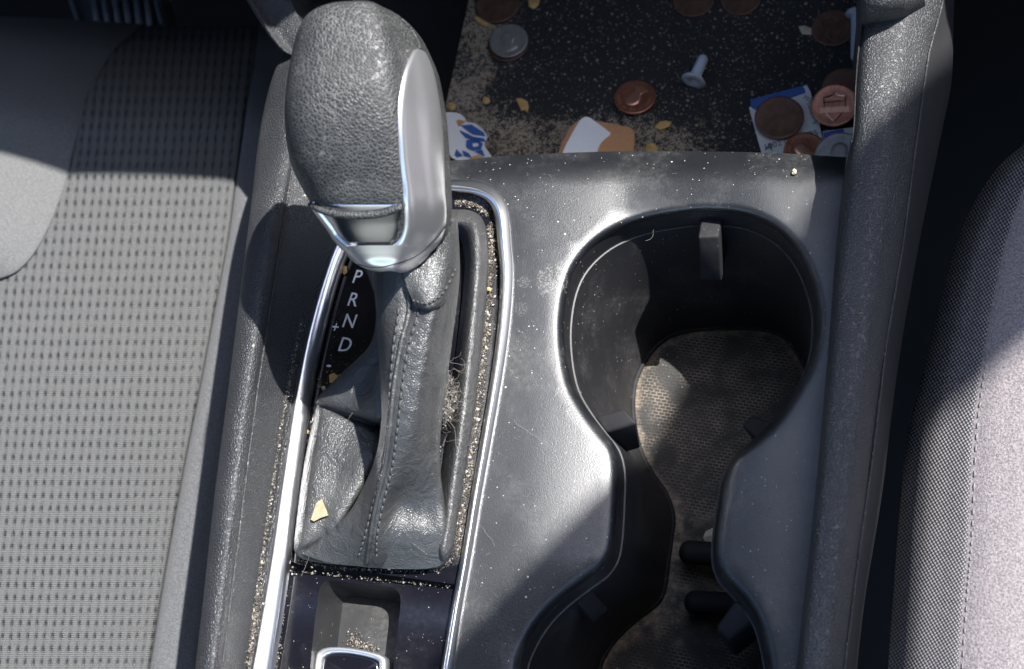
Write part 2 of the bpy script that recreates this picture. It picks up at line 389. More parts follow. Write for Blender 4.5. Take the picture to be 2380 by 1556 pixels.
CH_OUT = [(574,1600),(622,1330),(655,1110),(688,900),(722,740),(768,592),(800,530),(850,455),(920,425),(1000,418),(1085,418),(1130,428),(1162,452),(1180,490),(1187,560),(1192,640),(1186,740),(1172,850),(1145,1010),(1120,1150),(1095,1300),(1072,1430),(1046,1600)]
CH_IN = [(634,1600),(668,1380),(690,1200),(712,1030),(735,880),(765,740),(800,620),(835,550),(880,480),(930,455),(1000,450),(1075,450),(1112,458),(1136,475),(1149,505),(1156,570),(1162,640),(1157,740),(1144,850),(1118,1010),(1094,1150),(1070,1300),(1046,1430),(1018,1600)]
CHO = cr(CH_OUT, 150); CHI = cr(CH_IN, 150)
RAILB = [(1966,366),(1945,560),(1922,850),(1890,1200),(1868,1400),(1846,1600)]
def near_cup(u, v):
    e = 1228 if v < 850 else 1228-(v-850)*.06
    if v > 1300: e = 1201-(v-1300)*.9
    return e
def deck_z(u, v):
    z = -.0040*max(0, min(1, (u-near_cup(u, v))/230))**1.6 * (1-sst(1500, 1800, u))
    z -= .0050*(1-sst(350, 425, v))**2
    return z
FRONT = [(690,385),(800,384),(900,380),(1045,374),(1200,361),(1400,353),(1600,352),(1800,356),(1968,366)]
outer = [q for q in CHO[::-1] if q[1] > 395]
deck_outer = [(1046,1600)]+CHO[::-1]
deck_outer = CHO[::-1][:-1]
i_top = min(range(len(deck_outer)), key=lambda i: abs(deck_outer[i][0]-770)+abs(deck_outer[i][1]-590))
deck_outer = deck_outer[:i_top]+[(745,600),(700,500)]+cr(FRONT, 60)+cr(RAILB, 40)[1:]
rr = 26; offs = [3, 7, 12, 18, 26]
rings = [offset(HOLE, d) for d in offs]
hole_set = HOLE
def deck_zz(u, v):
    z = deck_z(u, v)
    if 1150 < u < 1950 and v > 440:
        d = 0 if inside((u, v), hole_set) else edge_dist((u, v), hole_set)
        if d < rr: z -= .0048*(1-math.sqrt(max(0, 1-(1-d/rr)**2)))
    return z
mb, _ = fill(deck_outer, [HOLE], deck_zz, 26, rings)
deck = mb.build('deck_panel', M['deck'], con)
# front lip dropping into the tray
fr = cr(FRONT, 60); lip = MB().grid([[P(u, v, deck_z(u, v)) for u, v in fr], [P(u, v, deck_z(u, v))+V3((0, .003, -.006)) for u, v in fr], [P(u, v, deck_z(u, v))+V3((0, .004, -.09)) for u, v in fr]])
lip.build('front_lip', M['deck'], con)
# cup well
FZ = -.086
top = [P(u, v, deck_z(u, v)-.0048) for u, v in HOLE]; bot = [P(u, v, FZ) for u, v in FLOORL]
cen = sum(bot, V3())/len(bot)
def inward(ps, d):
    n = len(ps); out = []
    for i in range(n):
        t = ps[(i+1) % n]-ps[i-1]; nn = V3((t.y, -t.x, 0)).normalized(); out.append(ps[i]+nn*d)
    return out
test = inward(top, .002); sgn = 1 if (test[0]-top[0]).y < 0 else -1
r1 = [p+V3((0, 0, -.003)) for p in inward(top, .0004*sgn)]
r2 = [p+V3((0, 0, -.009)) for p in inward(top, .0008*sgn)]
r3 = [p+V3((0, 0, -.0092)) for p in inward(top, .0013*sgn)]
rows = [top, r1, r2, r3]
for t in (.04, .2, .4, .6, .8, .93, 1.0):
    rows.append([a.lerp(b, t**1.05) for a, b in zip(r3, bot)])
MB().grid(rows, True).build('cup_well', M['well'], con, sharp=40)
edge = MB(); edge.tube([p+V3((0, 0, .0001)) for p in r3]+[r3[0]], .00009, 5); edge.build('well_seam', M['seamgrey'], con)
mo = offset(FLOORL, 6)
mb, px = fill(mo, [], lambda u, v: FZ+.0012*sst(0, 40, edge_dist((u, v), mo)), 16)
mo_ = mb.build('cup_mat', M['mat'], con)
at = mo_.data.attributes.new('dirt', 'FLOAT', 'POINT')
for i, (u, v) in enumerate(px):
    d = 1-sst(6, 46, edge_dist((u, v), mo)); neck = sst(1090, 1210, v)*(1-sst(1480, 1560, v))*.55
    at.data[i].value = min(1, .85*d+neck+.55*math.exp(-((u-1605)**2+(v-905)**2)/1100.)+.2*math.exp(-((u-1700)**2+(v-1010)**2)/6000.))
# rim of the mat
MB().tube([p+V3((0, 0, .001)) for p in bot]+[bot[0]+V3((0, 0, .001))], .0011, 6).build('mat_rim', M['tabs'], con)
# divider ribs across the neck
for a, b in (((1578, 1283), (1720, 1292)), ((1590, 1400), (1740, 1408))):
    p, q = P(*a, -.075), P(*b, -.075); pts = [p.lerp(q, i/40) for i in range(41)]
    m = MB(); m.tube(pts, .0046, 14, lambda t: math.sqrt(max(.02, 1-max(0, 1-t/.16)**2))); m.build('divider_rib', M['tabs'], con)
def slab(quad, ext, name, mat, parent, bev):
    q = [P(*c) for c in quad]; m = MB()
    m.add(q+[p+V3(ext) for p in q], [(0, 1, 2, 3), (7, 6, 5, 4), (0, 4, 5, 1), (1, 5, 6, 2), (2, 6, 7, 3), (3, 7, 4, 0)])
    return m.build(name, mat, parent, bevel=bev, seg=3)
slab([(1622,552,-.009),(1671,550,-.009),(1678,655,-.031),(1627,652,-.031)], (.001, .016, -.004), 'grip_tab', M['tabs'], con, .0009)
slab([(1380,968,-.016),(1450,948,-.014),(1482,984,-.014),(1408,1006,-.016)], (-.001, -.0015, -.026), 'grip_tab', M['tabs'], con, .0012)
slab([(1722,988,-.03),(1748,964,-.03),(1812,988,-.03),(1768,1030,-.03)], (.004, 0, -.02), 'grip_tab', M['tabs'], con, .0012)
slab([(1325,1385,-.014),(1358,1347,-.012),(1416,1418,-.034),(1382,1450,-.036)], (-.012, .004, -.008), 'grip_tab', M['tabs'], con, .0010)
slab([(1662,1458,-.020),(1708,1392,-.012),(1765,1432,-.014),(1692,1492,-.022)], (.002, -.002, -.022), 'grip_tab', M['tabs'], con, .0014)

# right padded rail
def mixl(a, b, t): return [tuple(x+(y-x)*t for x, y in zip(p, q)) for p, q in zip(a, b)]
VS = [-60, 40, 120, 200, 300, 380, 560, 850, 1150, 1400, 1620]
def at_v(l, v): # u on a polyline of (u, v) at height v
    l = sorted(l, key=lambda q: q[1])
    for a, b in zip(l, l[1:]):
        if a[1] <= v <= b[1]: return a[0]+(b[0]-a[0])*(v-a[1])/(b[1]-a[1])
    return l[0][0] if v < l[0][1] else l[-1][0]
R_in = [(2012,-60),(2005,40),(1993,120),(1987,200),(1982,300),(1968,372),(1945,560),(1922,850),(1890,1200),(1868,1400),(1845,1620)]
R_seam = [(2205,-60),(2185,30),(2160,120),(2145,220),(2130,330),(2100,560),(2060,800),(2030,1050),(1995,1300),(1962,1556),(1955,1620)]
R_out = [(2222,-60),(2216,60),(2214,180),(2170,400),(2120,650),(2080,900),(2050,1150),(2012,1380),(1992,1556),(1985,1620)]
def rl(f, z): return [(f(v), v, z(v) if callable(z) else z) for v in VS]
u0 = lambda v: at_v(R_in, v); us = lambda v: at_v(R_seam, v); uo = lambda v: at_v(R_out, v)
lines = [rl(lambda v: u0(v)+(14 if v < 370 else 0), lambda v: -.08 if v < 370 else -.004), rl(lambda v: u0(v)+1, lambda v: .014), rl(lambda v: u0(v)+6, .0228), rl(lambda v: u0(v)+.14*(us(v)-u0(v)), .0268),
         rl(lambda v: u0(v)+.36*(us(v)-u0(v)), .0278), rl(lambda v: u0(v)+.60*(us(v)-u0(v)), .0268), rl(lambda v: u0(v)+.76*(us(v)-u0(v)), .0242), rl(lambda v: u0(v)+.9*(us(v)-u0(v)), .0205), rl(lambda v: us(v)-2, .0165)]
rail = sheet('side_rail', lines, 140, 60, M['rail'], con)
lines = [rl(lambda v: us(v)-2, .0165), rl(lambda v: us(v)+4, .0150), rl(lambda v: us(v)+.5*(uo(v)-us(v)), .008), rl(lambda v: uo(v)-2, -.004), rl(lambda v: uo(v)-4, -.03), rl(lambda v: uo(v)-30, -.20)]
side_face = sheet('console_side', lines, 100, 24, M['dash'], con)
pts = [P(us(v), v, .0168) for v in [x*12 for x in range(-2, 136)]]
MB().tube(pts, .00045, 6).build('rail_seam', M['rail'], con)
# padded grip where the rail meets the dash
g = []
for i in range(14):
    t = i/13; row = []
    for j in range(20):
        s = j/19; u = 1990+160*s; vb = 58-22*s-50*max(0, s-.7); v = vb-150*t
        row.append(P(u, v, .036+.008*math.sin(math.pi*min(1, s*.9+.1))-.016*(1-t)**6-.02*(max(0, .08-s)/.08)**2))
    g.append(row)
m = MB(); m.grid([[p+V3((0, 0, -.03)) for p in g[0]]]+g); m.build('grip_pad', M['knob'], con)

# left padded rail
L_out = [(662,128),(645,150),(622,220),(602,330),(582,500),(545,800),(500,1150),(455,1556),(447,1620)]
L_edge = [(697,120),(697,180),(692,280),(678,400),(652,560),(628,718),(600,900),(573,1104),(545,1330),(516,1556),(508,1620)]
VL = [128, 160, 230, 330, 500, 700, 900, 1150, 1400, 1620]
lo_ = lambda v: at_v(L_out, v); le = lambda v: at_v(L_edge, v); lc = lambda v: at_v([(a, b) for a, b in CH_OUT[:8]]+[(860,380),(880,128)], v)
def ll(f, z): return [(f(v), v, z if not callable(z) else z(v)) for v in VL]
dip = lambda z, k=1.: (lambda v: z-.012*(1-sst(118, 200, v))-.020*k*(1-sst(230, 620, v)))
lines = [ll(lambda v: lo_(v)+40, -.16), ll(lambda v: lo_(v)+14, -.02), ll(lambda v: lo_(v)+2, dip(.018)), ll(lo_, dip(.0245)), ll(lambda v: lo_(v)+.3*(le(v)-lo_(v)), dip(.0288, .9)), ll(lambda v: lo_(v)+.62*(le(v)-lo_(v)), dip(.0295, .7)),
         ll(lambda v: lo_(v)+.86*(le(v)-lo_(v)), dip(.0268, .5)), ll(lambda v: le(v)-1, dip(.0225, .35))]
sheet('side_rail', lines, 140, 50, M['rail'], con)
lines = [ll(lambda v: le(v)-1, dip(.0222, .35)), ll(lambda v: le(v)+5, dip(.0205, .35)), ll(lambda v: le(v)+.45*(lc(v)-le(v)), .011), ll(lambda v: le(v)+.8*(lc(v)-le(v)), .0035), ll(lambda v: lc(v)-9, .0012), ll(lambda v: lc(v)+2, -.0005)]
sheet('rail_slope', lines, 120, 30, M['rail'], con)
MB().tube([P(le(v), v, dip(.0226, .35)(v)) for v in range(190, 1620, 12)], .0004, 6).build('rail_seam', M['rail'], con)
# dash support rising beyond the left rail
A = [(520,-90),(573,0),(600,45),(630,90),(655,118),(672,128)]
B = [(630,-90),(668,0),(690,45),(710,85),(722,110),(730,125)]
C = [(700,-90),(740,0),(770,50),(790,90),(800,120),(805,140)]
lines = [[(u+30, v+6, -.10) for u, v in A], [(u, v, -.002) for u, v in A]]+[[(u, v, .003) for u, v in [(a[0]+(b[0]-a[0])*.35, a[1]+(b[1]-a[1])*.35) for a, b in zip(A, B)]]]+[[(u, v, .006) for u, v in B], [(u+10, v, .003) for u, v in B], [(u+40, v, -.018) for u, v in B], [(u+60, v, -.09) for u, v in C]]
sheet('dash_support', lines, 40, 40, M['rail'], con)

# chrome surround
def chl(t, z): return [(a[0]+(b[0]-a[0])*t, a[1]+(b[1]-a[1])*t, z) for a, b in zip(CHO, CHI)]
lines = [chl(-.04, -.0015), chl(0, .0010), chl(.12, .0022), chl(.35, .0034), chl(.6, .0032), chl(.85, .0012), chl(.97, -.0018), chl(1.0, -.005)]
rows = []
prof_l = [(-.04,-.0015),(0,.0012),(.06,.0034),(.13,.0040),(.32,.0036),(.55,.0026),(.8,.0009),(.97,-.0014),(1.0,-.005)]
prof_r = [(-.04,-.0015),(0,.0009),(.10,.0016),(.45,.0027),(.58,.0029),(.85,.0020),(.97,-.0010),(1.0,-.005)]
for i in range(150):
    k = sst(45, 75, i); sec = [(a[0]+(b[0]-a[0])*k, a[1]+(b[1]-a[1])*k) for a, b in zip(prof_l, prof_r)]
    o, n_ = CHO[i], CHI[i]
    rows.append([P(*q) for q in cr([(o[0]+(n_[0]-o[0])*t, o[1]+(n_[1]-o[1])*t, z) for t, z in sec], 26)])
MB().grid(rows).build('chrome_surround', M['chrome'], con)
# gloss plates
PZ = -.0030
plate = [q for q in CHI if q[1] < 1345]; li = min(i for i, q in enumerate(CHI) if q[1] < 1322)
plate = [(u-2, v) for u, v in CHI if (v < 1322+(u-665)*.103)]
mb, _ = fill([(u, v) for u, v in plate], [], lambda u, v: PZ)
mb.build('shift_plate', M['gloss'], con, smooth=False)
base_l = [(u, v) for u, v in CHI[:75] if v > 1330][::-1]; base_r = [(u, v) for u, v in CHI[75:] if v > 1368]
sp = base_l[::-1]
panel = [(664,1330),(1058,1371)]+base_r+base_l[::-1]
REC = cr([(738,1400),(744,1366),(762,1349),(800,1352),(860,1359),(905,1364),(926,1376),(931,1400),(926,1450),(918,1520),(912,1590),(900,1680),(800,1700),(712,1680),(716,1600),(724,1520),(731,1450)], 90, True)
mb, _ = fill(panel+[(1020,1760),(600,1760)] if False else [(664,1330),(1058,1371),(1046,1440),(1020,1600),(990,1760),(600,1760),(640,1560)], [REC], lambda u, v: PZ-.0008)
mb.build('switch_panel', M['gloss'], con, smooth=False)
rc = [P(u, v, PZ-.0008) for u, v in REC]; rcen = sum(rc, V3())/len(rc)
rows = [rc, [p+V3((0, 0, -.001))+(rcen-p)*.01 for p in rc]]
for t in (.3, .6, .8, .92, 1):
    rows.append([p+(rcen-p)*(.02+.10*t**3)+V3((.002*t, 0, -.016*t)) for p in rc])
m = MB(); m.grid(rows, True); o_n = len(m.v); m.add(rows[-1], [tuple(range(len(rows[-1])))])
m.build('switch_recess', M['recess'], con, sharp=35)
sw = cr([(733,1530),(742,1512),(765,1504),(810,1505),(860,1514),(890,1524),(900,1540),(896,1600),(885,1680),(800,1700),(722,1690),(726,1600)], 80, True)
so_ = [P(u, v, -.0075) for u, v in sw]; c0 = sum(so_, V3())/len(so_)
def scl(k, dz): return [c0+(p-c0)*k+V3((0, 0, dz)) for p in so_]
ps = MB().grid([scl(.96, -.012), scl(1, -.003), scl(1, -.001), scl(.975, .0006), scl(.90, .0012), scl(.80, .0004), scl(.78, -.0008)], True).build('brake_switch', M['satin'], con)
MB().grid([scl(.785, -.0012), scl(.77, -.0002), scl(.70, -.0001), scl(.4, .0003), scl(.02, .0003)], True).build('switch_face', M['gloss'], ps)

# writing beside the gate
def text_mesh(txt, size, ext=.0, shear=0., fat=0.):
    c = bpy.data.curves.new('t', 'FONT'); c.body = txt; c.size = size; c.extrude = ext; c.align_x = 'CENTER'; c.align_y = 'CENTER'; c.shear = shear; c.offset = fat; c.resolution_u = 3
    o = bpy.data.objects.new('t', c); COL.objects.link(o); bpy.context.view_layer.update()
    me = bpy.data.meshes.new_from_object(o.evaluated_get(bpy.context.evaluated_depsgraph_get()))
    vs = [v.co.copy() for v in me.vertices]; fs = [tuple(p.vertices) for p in me.polygons]
    bpy.data.objects.remove(o); bpy.data.curves.remove(c); bpy.data.meshes.remove(me); return vs, fs
def put_text(mb_, txt, size, loc, rot=0., ext=.0, shear=0., sx=1., fat=0.):
    vs, fs = text_mesh(txt, size, ext, shear, fat); R = Matrix.Rotation(rot, 3, 'Z')
    mb_.add([V3(loc)+R @ V3((p.x*sx, p.y, p.z)) for p in vs], fs)
plate_o = [o for o in con.children if o.name == 'shift_plate'][0]
for ch, u, v, s in (('P', 829, 645, .0078), ('R', 819, 698, .0078), ('N', 811, 748, .0078), ('D', 801, 803, .0080), ('+', 778, 762, .0060), ('-', 764, 847, .0080)):
    m = MB(); put_text(m, ch, s, P(u, v, PZ+.00012), -.07, 0, .12, .86, .00005); m.build('gear_letter', M['white'], plate_o, smooth=False)

# tray ahead of the deck
TZ = -.086
tr = [(1035,-130),(2080,-130),(2060,420),(1035,430)]
mb, px = fill([(1085,-130),(2060,-130),(2060,440),(960,440),(1040,230)], [], lambda u, v: TZ, 18)
tro = mb.build('tray_mat', M['tray'], con); at = tro.data.attributes.new('dirt', 'FLOAT', 'POINT')
for i, (u, v) in enumerate(px):
    le_ = 1120-.18*v
    at.data[i].value = min(1, 1.1*math.exp(-max(0, u-(1150-.42*(v-60)))/70.)+.75*sst(230, 360, v)*(1-sst(1500, 1800, u))+.35*sst(60, 300, v)+.3*math.exp(-((u-1400)**2)/60000.)*sst(180, 330, v))
wl = [(1112,-130),(1090,0),(1062,130),(1035,250),(1000,400)]
rows = [[P(u, v, TZ-.001) for u, v in wl], [P(u-2, v, TZ+.003) for u, v in wl], [P(u, v, TZ)+V3((-.012, 0, .10)) for u, v in wl]]
MB().grid(rows).build('tray_wall', M['dark'], con)

# ------------------------------------------------------------------ gear shifter
gs = thing('gear_shifter', 'black leather gear lever with silver inlay and gathered leather boot', 'gear lever')
RX, VZ = M3 @ V3((1, 0, 0)), M3 @ V3((0, 0, 1))
KR = [(17,792,885,.42,.116),(19,768,908,.62,.116),(26,735,932,.82,.116),(42,704,955,.93,.1155),(66,687,974,.97,.115),(105,674,994,.99,.1135),(150,664,1012,1,.112),(200,656,1023,1.02,.110),(260,651,1032,1.02,.107),(320,655,1037,1,.103),(380,668,1041,.98,.098),
      (430,692,1044,.95,.093),(480,722,1045,.92,.088),(530,758,1036,.9,.081),(560,778,1019,.88,.077),(589,799,1002,.86,.073),(604,815,988,.85,.071),(616,833,972,.83,.070),(624,858,956,.81,.069),(630,890,930,.78,.068)]
KV = [r[0] for r in KR]
def krow(v):
    v = max(KV[0], min(KV[-1], v)); i = max(k for k in range(len(KV)-1) if KV[k] <= v) if v < KV[-1] else len(KV)-2
    a, b, c, d = KR[max(0, i-1)], KR[i], KR[i+1], KR[min(len(KR)-1, i+2)]; t = (v-b[0])/(c[0]-b[0]); out = []
    for k in range(1, 5):   # Hermite on uneven spacing
        m1 = (c[k]-a[k])/(c[0]-a[0]) if i > 0 else (c[k]-b[k])/(c[0]-b[0]); m2 = (d[k]-b[k])/(d[0]-b[0]) if i+2 < len(KR) else (c[k]-b[k])/(c[0]-b[0]); h = c[0]-b[0]
        out.append((2*t**3-3*t*t+1)*b[k]+(t**3-2*t*t+t)*h*m1+(-2*t**3+3*t*t)*c[k]+(t**3-t*t)*h*m2)
    return out
FRONTSEC = [(0., -8.), (.035, 1.6), (.11, 8.0), (.26, 12.0), (.46, 13.2), (.64, 13.0), (.725, 11.4), (.78, 7.6), (.83, 3.6), (.90, -1.2), (.965, -8.5), (1., -17.)]
def fdepth(a):
    a = max(0, min(1, a)); S = FRONTSEC
    i = max(k for k in range(len(S)-1) if S[k][0] <= a)
    p, q = S[i], S[i+1]; o = S[max(0, i-1)]; r = S[min(len(S)-1, i+2)]; h = q[0]-p[0]; t = (a-p[0])/h
    m1 = (q[1]-o[1])/(q[0]-o[0]); m2 = (r[1]-p[1])/(r[0]-p[0])
    return (2*t**3-3*t*t+1)*p[1]+(t**3-2*t*t+t)*h*m1+(-2*t**3+3*t*t)*q[1]+(t**3-t*t)*h*m2
def kpt(u, v):
    uL, uR, ds, zc = krow(v); uc = .5*(uL+uR); c = P(uc, v, zc); k = (CAM-c).dot(VZ)/FPX
    a = (u-uL)/(uR-uL); return c+RX*((u-uc)*k)+VZ*(fdepth(a)*.001*ds)
def kpa(a, v):
    uL, uR, ds, zc = krow(v); return kpt(uL+a*(uR-uL), v)
def knorm(u, v):
    d = kpt(u+2, v)-kpt(u-2, v); e = kpt(u, v-2)-kpt(u, v+2); n = d.cross(e); return n.normalized() if n.length > 1e-12 else VZ
AS = [0, .004, .012, .03, .06, .1, .15, .2, .26, .32, .38, .44, .5, .56, .61, .65, .68, .71, .735, .76, .79, .82, .86, .9, .94, .97, .99, 1.0]
BACK = [(.97, -22), (.88, -30), (.7, -33), (.45, -33), (.2, -29), (.06, -20)]
rows = []
vv = [17, 18, 19.5, 22, 24, 28, 34, 42, 52, 66]+list(range(80, 560, 12))+[565, 575, 585, 595, 604, 611, 617, 622, 626, 630]
for v in vv:
    uL, uR, ds, zc = krow(v); uc = .5*(uL+uR); c = P(uc, v, zc); k = (CAM-c).dot(VZ)/FPX
    rows.append([kpa(a, v) for a in AS]+[c+RX*((a-.5)*(uR-uL)*k)+VZ*(d*.001*ds) for a, d in BACK])
kc = sum(rows[0], V3())/len(rows[0]); ke = sum(rows[-1], V3())/len(rows[-1])
m = MB(); m.grid([[kc.lerp(p, .02) for p in rows[0]], [kc.lerp(p, .6) for p in rows[0]]]+rows+[[ke.lerp(p, .02) for p in rows[-1]]], True)
knob = m.build('shift_knob', M['knob'], gs)
def patch(name, bounds, mat, parent, off=.0007, edge=-.0006, nw=18, ends=(True, True)):
    "raised plate on the knob, edges turned down; bounds are rows of (v, uL, uR)"
    B_ = cr(bounds, 60); rows = []
    n = len(B_)
    for i, (v, a, b) in enumerate(B_):
        row = []
        for j in range(nw+1):
            s = j/nw; u = a+(b-a)*s; o = off
            e = min(s, 1-s)*nw; e2 = min(i if ends[0] else 99, (n-1-i) if ends[1] else 99)
            if min(e, e2) < .5: o = edge
            elif min(e, e2) < 1.5: o = off*.72
            row.append(kpt(u, v)+knorm(u, v)*o)
        rows.append(row)
    return MB().grid(rows).build(name, mat, parent)
patch('chrome_inlay', [(110,968,976),(122,959,988),(140,952,997),(165,945,1006),(200,938,1014),(250,932,1022),(300,930,1027),(350,932,1030),(400,937,1032),(440,941,1033),(480,943,1036),(510,944,1035),(540,942,1028),(565,932,1014),(580,912,1003)], M['satin'], knob, .0008, ends=(True, False))
patch('chrome_collar', [(572,788,1010),(580,794,1005),(590,801,999),(602,814,988),(612,828,976),(620,845,964),(625,862,952),(629,888,932)], M['satin'], knob, .0010, ends=(False, True))
patch('chrome_collar', [(470,717,732),(490,730,746),(510,745,762),(530,760,778),(550,771,792),(565,783,812),(580,795,838)], M['satin'], knob, .0010, nw=8, ends=(True, False))
patch('release_button', [(482,728,940),(500,742,942),(520,756,942),(540,770,941),(555,782,937),(566,793,930),(574,803,918),(580,815,895)], M['button'], knob, .0001, -.0004, ends=(True, True))
MB().tube([kpt(u, v)+knorm(u, v)*.0009 for u, v in cr([(842,612),(880,620),(920,616),(965,592),(1005,552),(1030,515)], 30)], .00025, 6).build('collar_groove', M['dark'], knob)
# groove of the leather edge over the button, and the seam over the inlay
MB().tube([kpt(u, v)+knorm(u, v)*.0006 for u, v in cr([(727,474),(760,492),(800,503),(850,507),(900,502),(941,488)], 30)], .0011, 8).build('leather_hem', M['knob'], knob)
MB().tube([kpt(u, v)+knorm(u, v)*.0001 for u, v in cr([(930,44),(952,62),(966,84),(974,106)], 16)], .0005, 6).build('leather_seam', M['knob'], knob)

# boot
CL = [[(880,615,.030),(886,700,.028),(890,800,.022),(896,900,.016),(896,980,.010),(886,1060,.005),(860,1140,.0),(815,1210,-.002),(715,1284,-.003)],
 [(862,606,.048),(872,700,.046),(878,800,.041),(884,900,.035),(886,980,.029),(872,1062,.021),(843,1135,.014),(800,1203,.0098),(703,1288,.0030)],
 [(880,612,.059),(886,700,.055),(890,800,.050),(893,900,.044),(893,985,.037),(880,1072,.028),(855,1150,.020),(822,1228,.0128),(762,1308,.0018)],
 [(908,618,.063),(922,708,.059),(912,800,.055),(905,900,.049),(900,995,.041),(888,1085,.031),(866,1170,.0225),(846,1243,.0145),(820,1315,.0012)],
 [(935,622,.064),(950,714,.059),(930,805,.0555),(915,900,.050),(905,1000,.042),(893,1090,.032),(872,1180,.0232),(860,1250,.0148),(850,1319,.001)],
 [(965,615,.064),(975,712,.0605),(952,803,.0565),(936,900,.051),(925,1000,.043),(912,1090,.033),(890,1180,.0225),(878,1250,.0145),(878,1321,.001)],
 [(1002,590,.063),(1012,700,.061),(992,800,.056),(975,900,.050),(962,1000,.042),(948,1090,.030),(925,1170,.016),(922,1245,.0118),(925,1323,.001)],
 [(1040,535,.058),(1042,670,.055),(1022,790,.050),(1005,900,.044),(995,1000,.036),(990,1090,.0255),(985,1180,.013),(988,1245,.0105),(992,1322,.001)],
 [(1062,500,.050),(1068,640,.045),(1052,780,.040),(1036,900,.034),(1024,1000,.027),(1022,1085,.019),(1030,1170,.012),(1036,1240,.0085),(1036,1308,.001)],
 [(1060,500,.030),(1060,640,.022),(1045,780,.015),(1030,900,.008),(1018,1000,.002),(1016,1085,-.003),(1030,1165,.0),(1040,1235,.002),(1038,1300,.0)]]
CLs = [cr(l, 90) for l in CL]
def bpt(s, i): # point on the lever sleeve: s across 0..1, i along
    return P(*cr([l[i] for l in CLs], 61)[int(round(s*60))])
rows = [[P(*q) for q in cr([l[i] for l in CLs], 61)] for i in range(90)]
m = MB(); m.grid(rows)
SK = [((865,790),(874,800,.020),(905,850,.026)),((800,862),(812,868,.014),(900,905,.024)),((737,925),(752,930,.0105),(893,975,.020)),((734,944),(748,945,.0072),(888,992,.004)),((729,970),(750,968,.0082),(886,1012,.006)),
 ((712,1050),(735,1048,.0088),(875,1062,.0105)),((700,1120),(723,1118,.0088),(848,1122,.0102)),((687,1225),(710,1220,.0082),(802,1200,.0090)),((683,1270),(706,1262,.0062),(785,1232,.0050)),((690,1292),(710,1278,.0030),(790,1245,.0030)),
 ((712,1303),(724,1288,.0015),(800,1254,.003)),((760,1311),(765,1298,.001),(822,1262,.003)),((850,1318),(850,1305,.001),(860,1270,.003)),((940,1323),(938,1309,.001),(930,1268,.003)),((1000,1323),(996,1308,.001),(985,1264,.003)),
 ((1028,1316),(1018,1300,.002),(998,1250,.003)),((1044,1296),(1028,1285,.0068),(1002,1230,.004)),((1057,1250),(1038,1242,.0085),(1006,1200,-.002)),((1075,1130),(1052,1130,.0105),(1003,1120,-.014)),((1100,980),(1072,980,.0115),(1018,990,-.022)),
 ((1115,850),(1086,850,.0115),(1030,870,-.026)),((1130,700),(1100,702,.0115),(1050,720,-.026)),((1136,600),(1106,606,.0115),(1058,625,-.026)),((1128,525),(1102,540,.0105),(1050,585,-.022)),((1100,492),(1086,516,.009),(1030,565,-.02)),
 ((1040,487),(1036,515,.008),(1000,560,-.02)),((950,487),(955,520,.008),(960,570,-.02)),((900,530),(915,550,.008),(930,600,-.02)),((878,660),(888,668,.010),(920,700,.0))]
o_ = cr([(a[0], a[1], PZ-.0002) for a, b, c in SK], 174, True); r_ = cr([b for a, b, c in SK], 174, True); i_ = cr([c for a, b, c in SK], 174, True)
rows = []
for o, r, q in zip(o_, r_, i_):
    low = (o[0]*.9+r[0]*.1, o[1]*.9+r[1]*.1, r[2]*.45)
    rows.append([P(*x) for x in cr([o, low, r, tuple(r[k]*.55+q[k]*.45 for k in range(2))+(r[2]*.75+q[2]*.25,), q, (q[0]*.6+370, q[1]*.6+390, min(q[2], -.005)-.01)], 20)])
cols = [list(c) for c in zip(*rows)]
m.grid(cols, True)
boot = m.build('shift_boot', M['boot'], gs)
st = MB()
def sew(s, i0, i1, step, r, gap):
    pts = [bpt(s, i) for i in range(i0, i1)]
    d = [0]
    for a, b in zip(pts, pts[1:]): d.append(d[-1]+(b-a).length)
    def at_(x):
        for k in range(len(d)-1):
            if d[k] <= x <= d[k+1]: return pts[k].lerp(pts[k+1], (x-d[k])/max(1e-9, d[k+1]-d[k]))
        return pts[-1]
    x = 0
    while x+step < d[-1]:
        ps = [at_(x+step*(1-gap)*t) for t in (0, .25, .5, .75, 1)]
        st.tube([p+VZ*h for p, h in zip(ps, (-.0001, .0003, .0004, .0003, -.0001))], r, 5); x += step
sew(.345, 12, 88, .0030, .00038, .25); sew(.545, 12, 88, .0030, .00038, .25)
st.build('stitching', M['thread'], boot)
MB().tube([bpt(.445, i)+VZ*.0002 for i in range(0, 89)], .0008, 6).build('boot_seam', M['boot'], boot)
# collar flap sewn under the knob
fl = [[(938,634,.0655),(965,628,.066),(1005,600,.066),(1040,545,.063),(1058,515,.058)], [(945,665,.0645),(985,668,.0655),(1025,640,.064),(1054,590,.060),(1066,560,.056)], [(962,705,.0625),(995,712,.064),(1030,690,.0615),(1056,640,.057),(1067,610,.053)], [(966,716,.061),(1000,722,.0615),(1034,702,.059),(1057,655,.055),(1067,625,.051)]]
rows, _ = surf(fl, 30, 16); MB().grid(rows).build('boot_flap', M['boot'], boot)
m = MB(); e = [rows[i][9]+VZ*.0004 for i in range(30)]
for i in range(0, 24, 2): m.tube([e[i], e[i].lerp(e[i+1], .5)+VZ*.0002, e[i+1]], .0004, 5)
m.build('flap_stitching', M['thread'], boot)

